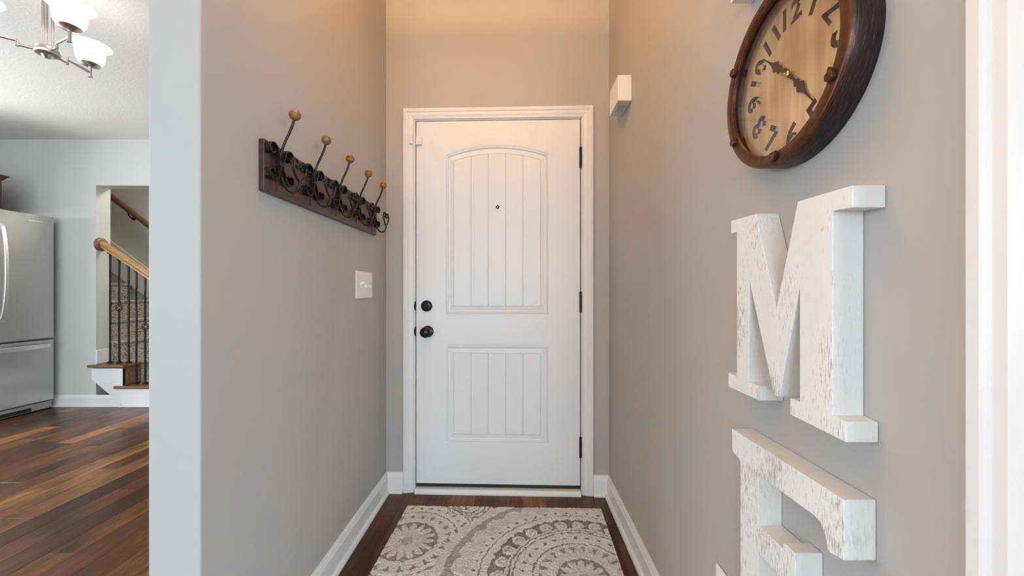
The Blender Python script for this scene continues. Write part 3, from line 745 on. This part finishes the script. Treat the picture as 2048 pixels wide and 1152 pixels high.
def medallion(r, t, R, mask):
    s = np.zeros_like(r)
    disc = r < R['disc']; s[disc] = 0.80
    s[disc & petals(r, t, R['petal'], R['np'], 0.5)] = 0.12
    s[disc & petals(r, t, R['petal'] * 0.62, R['np'], 0.0)] = 0.2
    s[r < R['blob']] = 0.55
    rb = R['patch']; bnd = band(r, *rb); s[bnd] = 0.72
    k = (t / (2 * PI) * R['nq']) % 1.0 - 0.5; q = (r - rb[0]) / (rb[1] - rb[0])
    s[bnd & (np.abs(k) < 0.34 - 0.28 * (q - 0.5) * np.sign(np.cos(t * R['nq'])))] = 0.08
    for rl, wl in R['lines']: s[band(r, rl - wl, rl + wl)] = 0.85
    for rc, n, rad in R['dots']: s[dots(r, t, rc, n, rad)] = 0.85
    shade[mask] = s[mask]
small = dict(disc=0.137, petal=0.126, np=16, blob=0.027, patch=(0.164, 0.197), nq=22, lines=[(0.224, 0.0036), (0.300, 0.003), (0.317, 0.0036)], dots=[(0.258, 34, 0.010), (0.345, 40, 0.010)])
big = dict(disc=0.104, petal=0.096, np=12, blob=0.02, patch=(0.140, 0.180), nq=22, lines=[(0.201, 0.0034), (0.280, 0.0036), (0.297, 0.0036), (0.414, 0.0030)], dots=[(0.241, 30, 0.0095), (0.438, 52, 0.0085)])
for (cx, cy) in ((-0.503, 1.7335), (-0.45, 0.62), (0.30, 0.55)):
    r, t = polar(cx, cy); medallion(r, t, small, r < 0.37)
r, t = polar(0.256, 1.53)
m = r < 0.600
medallion(r, t, big, m)
# row of curls on dark ground
bnd = band(r, 0.303, 0.384); edge = 0.372 + 0.010 * np.abs(np.sin(t * 22))
shade[bnd & (r < edge)] = 0.92
nC = 27; kk = (t / (2 * PI) * nC) % 1.0 - 0.5; aa = kk * 2 * PI / nC * 0.338; bb_ = r - 0.336
rr_ = np.hypot(aa, bb_); ph_ = np.arctan2(bb_, aa)
spiral_d = np.abs(((rr_ - 0.0032 * (ph_ + PI)) % 0.020) - 0.0075)
shade[bnd & (rr_ < 0.029)] = 0.10
shade[bnd & (rr_ < 0.023) & (spiral_d > 0.0072)] = 0.62
shade[bnd & (r < 0.311)] = 0.10
# leaf row and taupe ring
bnd = band(r, 0.452, 0.560); shade[bnd] = 0.62
shade[bnd & petals(r - 0.44, t, 0.092, 30, 0.0, 0.55)] = 0.14
k2 = np.abs((t / (2 * PI) * 30 + 0.5) % 1 - 0.5)
shade[band(r, 0.452, 0.490) & (k2 < 0.30)] = 0.2
shade[band(r, 0.560, 0.600)] = 0.12
dm = band(r, 0.602, 0.64) & dots(r, t, 0.618, 60, 0.010); shade[dm] = 0.8
rest = (shade == 0)
r3, t3 = polar(-0.26, 2.03); shade[rest & (r3 < 0.12) & (np.sin(r3 * 260 + 3 * t3) > 0.55)] = 0.75
shade = np.clip(shade + (vnoise(0.05, 8) - 0.5) * 0.16 + (vnoise(0.012, 9) - 0.5) * 0.22, 0, 1)
fl = np.random.RandomState(15).rand(ny, nx); fl = np.minimum(fl, np.roll(fl, 1, 1)); shade = np.where((fl < 0.02) & (vnoise(0.03, 16) > 0.4), np.maximum(shade, 0.6), shade)
hgt = 0.0135 - 0.0035 * np.clip(shade, 0, 1) + (np.random.RandomState(5).rand(ny, nx) - 0.5) * 0.0022 + (vnoise(0.006, 11) - 0.5) * 0.003
cream = np.array((0.81, 0.785, 0.745)); taupe = np.array((0.23, 0.19, 0.165)); grey = np.array((0.68, 0.68, 0.69)); tan_ = np.array((0.80, 0.71, 0.60))
v1 = vnoise(0.16, 12)[..., None]; lightc = cream * (1 - 0.6 * v1) + grey * 0.6 * v1; v2 = np.clip(vnoise(0.22, 13) * 1.6 - 0.7, 0, 1)[..., None]
lightc = lightc * (1 - 0.5 * v2) + tan_ * 0.5 * v2
sh = shade[..., None]; colr = lightc * (1 - sh) + taupe * sh
colr *= (0.86 + 0.28 * np.random.RandomState(6).rand(ny, nx))[..., None]
co = np.stack([gx - RW / 2, gy - RL / 2, hgt], -1).reshape(-1, 3)
idx = np.arange(nx * ny).reshape(ny, nx)
quads = np.stack([idx[:-1, :-1], idx[:-1, 1:], idx[1:, 1:], idx[1:, :-1]], -1).reshape(-1, 4)
rim = np.concatenate([idx[0, :], idx[1:, -1], idx[-1, -2::-1], idx[-2:0:-1, 0]])
low = co[rim].copy(); low[:, 2] = 0.0006
nb = len(co); li = np.arange(len(rim)) + nb
sk = np.stack([rim, np.roll(rim, -1), np.roll(li, -1), li], -1)[:, ::-1]
allv = np.concatenate([co, low]); allq = np.concatenate([quads, sk, ]).astype(np.int32)
me = bpy.data.meshes.new('pile'); me.vertices.add(len(allv)); me.vertices.foreach_set('co', allv.astype(np.float32).ravel())
me.loops.add(len(allq) * 4); me.loops.foreach_set('vertex_index', allq.ravel())
me.polygons.add(len(allq)); me.polygons.foreach_set('loop_start', np.arange(len(allq), dtype=np.int32) * 4)
me.update(calc_edges=True); me.validate()
ca = me.color_attributes.new('yarn', 'FLOAT_COLOR', 'POINT')
cc = np.concatenate([colr.reshape(-1, 3), colr.reshape(-1, 3)[rim]]); ca.data.foreach_set('color', np.concatenate([cc, np.ones((len(cc), 1))], 1).astype(np.float32).ravel())
def rugb(nt, b):
    a = N(nt, 'ShaderNodeVertexColor'); a.layer_name = 'yarn'; nt.links.new(a.outputs[0], b.inputs['Base Color'])
    n = noise(nt, 420, 2); bump(nt, b, n.outputs[0], 0.5, 0.003)
RUG = mat('yarn_pile', (0.6, 0.55, 0.5), 0.95, spec=0.1, build=rugb); me.materials.append(RUG)
rug = bpy.data.objects.new('rug', me); C.objects.link(rug)
rug.location = (-0.586 + RW / 2, 0.512 + RL / 2, 0); rug.rotation_euler = (0, 0, math.radians(-1.5))
tag(rug, 'cream and taupe carved rug with medallions in front of the door', 'rug')

# ------------------------------------------------------------------ refrigerator and cabinet
FX, FY1 = -4.475, 3.775; FY0 = FY1 - 0.91; FM = (FY0 + FY1) / 2
fr = thing('refrigerator', 'stainless steel bottom-freezer refrigerator at the left edge', 'refrigerator', (FX, FM, 0))
def fbox(name, y0, y1, x0, x1, z0, z1, m, par=fr, bev=0.0):
    b = B(); box(b, x0, x1, y0 - FM, y1 - FM, z0, z1); return obj(name, b, m, par, bev=bev, seg=3)
fbox('cabinet', FY0 + 0.004, FY1 - 0.004, -0.75, -0.078, 0.035, 1.80, mat('grey_fridge_side', (0.22, 0.22, 0.22), 0.5), bev=0.004)
zseam = 0.672
for y0, y1 in ((FY0, FM - 0.003), (FM + 0.003, FY1)):
    d_ = fbox('fridge_door', y0, y1, -0.072, 0, zseam + 0.007, 1.842, STEEL, bev=0.008)
    hy = FM + (0.055 if y0 > FM - 0.1 else -0.055)
    b = B(); n = 24
    sweep(b, [(0.012 + 0.052 * math.sin(PI * i / n) ** 0.6, hy - FM, 0.86 + 0.86 * i / n) for i in range(n + 1)], rect(0.007, 0.014), up=(0, 1, 0))
    obj('handle', b, SATIN, d_, True, bev=0.003)
fbox('badge', FY1 - 0.20, FY1 - 0.09, 0.0, 0.0015, 1.775, 1.787, SATIN)
dr = fbox('freezer_drawer', FY0, FY1, -0.072, 0, 0.085, zseam - 0.007, STEEL, bev=0.008)
b = B(); n = 24
sweep(b, [(0.010 + 0.045 * math.sin(PI * i / n) ** 0.35, (FY0 + 0.035) - FM + 0.84 * i / n, 0.613) for i in range(n + 1)], rect(0.020, 0.006), up=(1, 0, 0))
obj('handle', b, SATIN, dr, True, bev=0.003)
fbox('base_grille', FY0 + 0.01, FY1 - 0.008, -0.070, -0.012, 0.012, 0.078, mat('grille_grey', (0.30, 0.30, 0.30), 0.5), bev=0.004)
fbox('grille_slot', FY0 + 0.1, FY1 - 0.17, -0.014, -0.010, 0.018, 0.050, DARK)
for yy in (FY0 + 0.05, FY1 - 0.05): fbox('foot', yy - 0.02, yy + 0.02, -0.06, -0.02, 0.0, 0.014, RUBBER)

cb = thing('kitchen_cabinet', 'dark cherry cabinet with crown above the refrigerator', 'cabinet', (-4.70, 3.2, 1.88))
b = B(); box(b, -0.595, 0, -0.35, 0.355, 0, 0.27); obj('body', b, CABINET, cb, bev=0.002)
b = B()
pr = [(0.0, 0.255), (0.008, 0.255), (0.012, 0.265), (0.030, 0.290), (0.036, 0.292), (0.036, 0.303), (0.0, 0.303)]
mitre(b, [[(-0.595, 0.355 + d, z), (d, 0.355 + d, z), (d, -0.35 - d, z), (-0.595, -0.35 - d, z)] for d, z in pr]); obj('crown', b, CABINET, cb)
for y0 in (-0.345, 0.004):
    b = B(); box(b, 0.0, 0.019, y0, y0 + 0.343, 0.005, 0.245); dd = obj('cabinet_door', b, CABINET, cb, bev=0.003)
    b = B(); box(b, 0.0185, 0.021, y0 + 0.06, y0 + 0.283, 0.065, 0.185); obj('raised_panel', b, CABINET, dd, bev=0.002)

# ------------------------------------------------------------------ staircase
RISE, RUN, XN2 = 0.205, 0.266, -3.825          # nosing of the second step
st = thing('staircase', 'carpeted staircase with oak tread ends and white side panel', 'staircase', (-3.7, 3.8, 0))
O = Vector((-3.7, 3.8, 0))
def spart(name, b, m, par=st, **k):
    for v in b.verts: v.co -= O
    return obj(name, b, m, par, **k)
XN = lambda k: XN2 - RUN * (k - 2)
for k, xl in ((1, -3.92), (2, -4.175)):
    b = B(); z = RISE * k
    prism(b, [(xl, 3.785), (XN(k), 3.785), (XN(k), 3.995), (XN(k) - RUN - 0.02, 3.995), (XN(k) - RUN - 0.02, YK - 0.002), (xl, YK - 0.002)] if k == 2 else
          [(xl, 3.785), (XN(k), 3.785), (XN(k), 3.995), (XN(k) - RUN - 0.0, 3.995), (XN(k) - RUN - 0.0, YK - 0.002), (xl, YK - 0.002)], z - 0.028, z)
    spart('tread', b, TREAD, bev=0.009, seg=3)
    b = B(); box(b, XN(k) - 0.038, XN(k) - 0.020, 3.81, 3.995, z - RISE, z - 0.028); spart('riser', b, TREAD)
for k in range(1, 11):
    z = RISE * k; y0 = 3.996 if k <= 2 else 3.968
    b = B(); sec = [(XN(k) - RUN - 0.03, z - RISE), (XN(k) - 0.018, z - RISE), (XN(k) - 0.016, z - 0.04), (XN(k) + 0.002, z - 0.030), (XN(k) + 0.006, z - 0.014), (XN(k) - 0.002, z), (XN(k) - RUN - 0.03, z + 0.001)]
    prism_y(b, sec, y0, YS - 0.022); spart('carpeted_step', b, CARPET, smooth=False)
b = B()
prism_y(b, [(-4.147, 0.374), (-3.845, 0.374), (-3.845, 0.178), (-3.58, 0.178), (-3.58, 0.0), (-3.83, 0.0), (-3.862, 0.028), (-4.147, 0.266)], 3.806, YK - 0.0005)
spart('side_panel', b, WHITE, bev=0.0015)
b = B(); prism_y(b, [(-3.86, 0.0), (-3.56, 0.0), (-3.56, 0.014), (-3.87, 0.019)], 3.790, 3.806); spart('shoe_moulding', b, WHITE, bev=0.003)
b = B(); prism_y(b, [(XN(1) + 0.3, 0.02), (XN(1) + 0.3, 0.32), (XN(10), 0.32 + RISE * 10), (XN(10), RISE * 10 - 0.1)], YS - 0.021, YS - 0.001)
spart('skirt_board', b, WHITE)
b = B(); box(b, XO, XO + 0.014, YK - 0.006, YK + 0.150, RISE * 2 + 0.002, RISE * 2 + 0.140); spart('jamb_base', b, WHITE, bev=0.006, seg=3)
# railing on the open side
YRL = 3.872; RX0, RZ = XO + 0.018, 1.597; SL = -0.672
rl = thing('stair_railing', 'oak handrail on black iron balusters beside the stairs', 'railing', (-3.7, YRL, 0)); O2 = Vector((-3.7, YRL, 0))
def rpart(name, b, m, par=rl, **k):
    for v in b.verts: v.co -= O2
    return obj(name, b, m, par, **k)
zr = lambda x: RZ + SL * (x - RX0)
sect = [(-0.020, -0.030), (-0.020, -0.012), (-0.025, -0.006), (-0.030, 0.006), (-0.026, 0.022), (-0.014, 0.030), (0.014, 0.030), (0.026, 0.022), (0.030, 0.006), (0.025, -0.006), (0.020, -0.012), (0.020, -0.030)]
b = B(); sweep(b, [(RX0, YRL, zr(RX0)), (-3.3, YRL, zr(-3.3))], sect, up=(0, 0, 1)); rpart('handrail', b, OAK, bev=0.002)
b = B(); lathe(b, [(0.066, 0), (0.066, 0.008), (0.061, 0.014), (0.050, 0.018), (0.02, 0.019)], 36, (XO, YRL, RZ - 0.005), rot=Matrix.Rotation(PI / 2, 3, 'Y')); rpart('rosette', b, TREAD, smooth=True)
def twist_bar(b, x, z0, z1, segs, r=0.0068):
    n = max(2, int((z1 - z0) / 0.008)); rings = []
    for i in range(n + 1):
        z = z0 + (z1 - z0) * i / n; a = 0.0
        for (ta, tb, turns) in segs:
            a += turns * 2 * PI * min(1, max(0, (z - ta) / (tb - ta)))
        rings.append([b.verts.new((x + r * 1.35 * math.cos(a + PI / 4 + q * PI / 2), YRL + r * 1.35 * math.sin(a + PI / 4 + q * PI / 2), z)) for q in range(4)])
    for k in range(n):
        for i in range(4): b.faces.new((rings[k][i], rings[k][(i + 1) % 4], rings[k + 1][(i + 1) % 4], rings[k + 1][i]))
    b.faces.new(rings[0][::-1]); b.faces.new(rings[-1])
for i, (x, k, bas) in enumerate(((-4.034, 2, 0), (-3.944, 2, 1), (-3.850, 2, 0), (-3.773, 1, 0), (-3.686, 1, 1), (-3.60, 1, 0))):
    z0 = RISE * k; z1 = zr(x) - 0.030; L = z1 - z0
    b = B()
    if bas:
        zc = z0 + L * 0.53
        twist_bar(b, x, z0, zc - 0.035, [(z0 + L * 0.22, zc - 0.05, 3)]); twist_bar(b, x, zc + 0.035, z1, [(zc + 0.05, z0 + L * 0.85, 3)])
    else: twist_bar(b, x, z0, z1, [(z0 + L * 0.18, z0 + L * 0.36, 3), (z0 + L * 0.66, z0 + L * 0.84, 3)])
    ba = rpart('baluster', b, IRON)
    b = B(); box(b, x - 0.018, x + 0.018, YRL - 0.018, YRL + 0.018, z0, z0 + 0.012); box(b, x - 0.013, x + 0.013, YRL - 0.013, YRL + 0.013, z0 + 0.012, z0 + 0.024); rpart('shoe', b, IRON, ba, bev=0.003)
    b = B(); box(b, x - 0.015, x + 0.015, YRL - 0.015, YRL + 0.015, z1 - 0.018, z1 + 0.004); rpart('collar', b, IRON, ba, bev=0.003)
    if bas:
        for q in range(4):
            b = B(); P = []
            for j in range(15):
                u = j / 14; a = q * PI / 2 + u * PI; r = 0.0245 * math.sin(PI * u) + 0.004
                P.append((x + r * math.cos(a), YRL + r * math.sin(a), zc - 0.036 + 0.072 * u))
            sweep(b, P, circ(0.0036, 6)); rpart('basket_wire', b, IRON, ba, smooth=True)
# handrail on the far stair wall
wr = thing('wall_handrail', 'brown wooden handrail mounted on the stairwell wall', 'handrail', (-4.7, YS, 1.9)); O3 = Vector((-4.7, YS, 1.9))
ywr = YS - 0.075
def px2(px, py, Y): return (px - VX) * Y / F, H + (VY - py) * Y / F
xa, za = px2(222, 393, ywr); xb, zb = px2(299, 452, ywr); sl = (zb - za) / (xb - xa)
b = B(); sweep(b, [Vector((x_, ywr, za + sl * (x_ - xa))) - O3 for x_ in (xa - 0.9, xb + 1.2)], [(a * 0.95, c * 0.95) for a, c in sect], up=(0, 0, 1)); obj('rail', b, TREAD, wr, bev=0.002)
for px in (256, 330):
    xx = (px - VX) * ywr / F; zz = za + sl * (xx - xa)
    b = B(); sweep(b, [Vector((xx, YS - 0.002, zz - 0.10)) - O3, Vector((xx, YS - 0.03, zz - 0.10)) - O3, Vector((xx, ywr + 0.01, zz - 0.075)) - O3, Vector((xx, ywr, zz - 0.03)) - O3], circ(0.007, 8))
    lathe(b, [(0.026, 0), (0.026, 0.006), (0.015, 0.009)], 16, Vector((xx, YS - 0.0005, zz - 0.10)) - O3, rot=RY); obj('bracket', b, IRON, wr, True)

# ------------------------------------------------------------------ chandelier
HX, HY, HZ = -2.165, 1.80, 2.232
cd = thing('chandelier', 'brushed nickel chandelier with lit frosted glass shades', 'chandelier', (HX, HY, HZ))
b = B(); lathe(b, [(0.010, -0.030), (0.016, -0.024), (0.020, -0.018), (0.040, -0.014), (0.043, -0.010), (0.043, 0.012), (0.038, 0.018), (0.014, 0.022)], 36); obj('hub', b, NICKEL, cd, True)
b = B()
for q in range(3):
    a = 0.5 + q * 2 * PI / 3
    lathe(b, [(0.0055, 0.018), (0.0055, 0.36)], 12, (0.017 * math.cos(a), 0.017 * math.sin(a), 0))
obj('stem', b, NICKEL, cd, True)
b = B(); lathe(b, [(0.010, 0.335), (0.045, 0.352), (0.062, 0.366), (0.064, ZK - HZ)], 32); obj('canopy', b, NICKEL, cd, True)
for q, deg in enumerate((-22, 97, 217)):
    a = math.radians(deg); d = Vector((math.cos(a), math.sin(a), 0)); LA = 0.205
    b = B(); sweep(b, [d * 0.03 + Vector((0, 0, 0.0)), d * 0.092], circ(0.0062, 10))
    sweep(b, [d * 0.089 + Vector((0, 0, -0.008)), d * 0.089 + Vector((0, 0, 0.026))], circ(0.0062, 10))
    sweep(b, [d * 0.085 + Vector((0, 0, 0.018)), d * (LA + 0.004) + Vector((0, 0, 0.018))], circ(0.0062, 10))
    ar_ = obj('arm', b, NICKEL, cd, True)
    b = B(); c = d * LA
    lathe(b, [(0.009, -0.006), (0.009, 0.0), (0.0065, 0.002), (0.0065, 0.046), (0.014, 0.048), (0.036, 0.054), (0.041, 0.060), (0.036, 0.064)], 24, c); obj('shade_cup', b, NICKEL, ar_, True)
    b = B(); pr = [(0.012, 0.062), (0.036, 0.063), (0.047, 0.070), (0.053, 0.084), (0.055, 0.104), (0.055, 0.122), (0.057, 0.132), (0.064, 0.142), (0.076, 0.150), (0.082, 0.155), (0.081, 0.158),
                   (0.072, 0.154), (0.061, 0.146), (0.054, 0.136), (0.052, 0.120), (0.050, 0.088), (0.044, 0.075), (0.034, 0.068), (0.012, 0.067)]
    lathe(b, pr, 40, c, closed=True); obj('glass_shade', b, SHADE, cd, True)
    b = B(); lathe(b, [(0.012, 0.066), (0.014, 0.085), (0.024, 0.105), (0.026, 0.118), (0.020, 0.132), (0.006, 0.138)], 20, c)
    obj('bulb', b, mat('lit_bulb', (1, 1, 1), 0.4, **{'Emission Color': (1, 0.9, 0.75, 1), 'Emission Strength': 3.0}), cd, True)

# ------------------------------------------------------------------ hall ceiling lamp (above the frame)
LX, LY = -0.27, 0.88
hl = thing('ceiling_lamp', 'amber glass drum lamp on the hallway ceiling', 'lamp', (LX, LY, ZH))
b = B(); lathe(b, [(0.06, -0.02), (0.065, 0.0)], 32); obj('ceiling_plate', b, BRONZE, hl, True)
b = B(); lathe(b, [(0.006, -0.17), (0.006, -0.02)], 12); obj('rod', b, BRONZE, hl, True)
b = B(); lathe(b, [(0.150, -0.165), (0.155, -0.078), (0.151, -0.078), (0.146, -0.165)], 40, closed=True); obj('glass_band', b, LAMPG, hl, True)
b = B(); lathe(b, [(0.01, -0.182), (0.12, -0.180), (0.164, -0.172), (0.166, -0.164), (0.160, -0.164), (0.01, -0.166)], 40, closed=True); obj('light_blocking_pan', b, BRONZE, hl, True)  # unseen pan, added to block the lamp's steep downward light
point('ceiling_lamp_light', (LX, LY, ZH - 0.064), 74, (1.0, 0.58, 0.18), 0.012)

# glowing globe added out of view to brighten the stairs
sl_ = thing('added_stair_globe', 'added glowing globe on a rod that brightens the stairwell', 'lamp', (-3.0, 4.45, 4.6))
b = B(); lathe(b, [(0.006, -1.9), (0.006, 0.0)], 10); obj('rod', b, NICKEL, sl_, True)
b = B(); lathe(b, [(0.05, -0.02), (0.055, 0.0)], 24); obj('ceiling_plate', b, NICKEL, sl_, True)
b = B(); bmesh.ops.create_uvsphere(b, u_segments=24, v_segments=16, radius=0.10)
for v in b.verts: v.co.z -= 1.99
obj('globe', b, mat('stair_fill_glow', (1, 1, 1), 0.4, **{'Emission Color': (1, 0.9, 0.78, 1), 'Emission Strength': 110.0}), sl_, True)
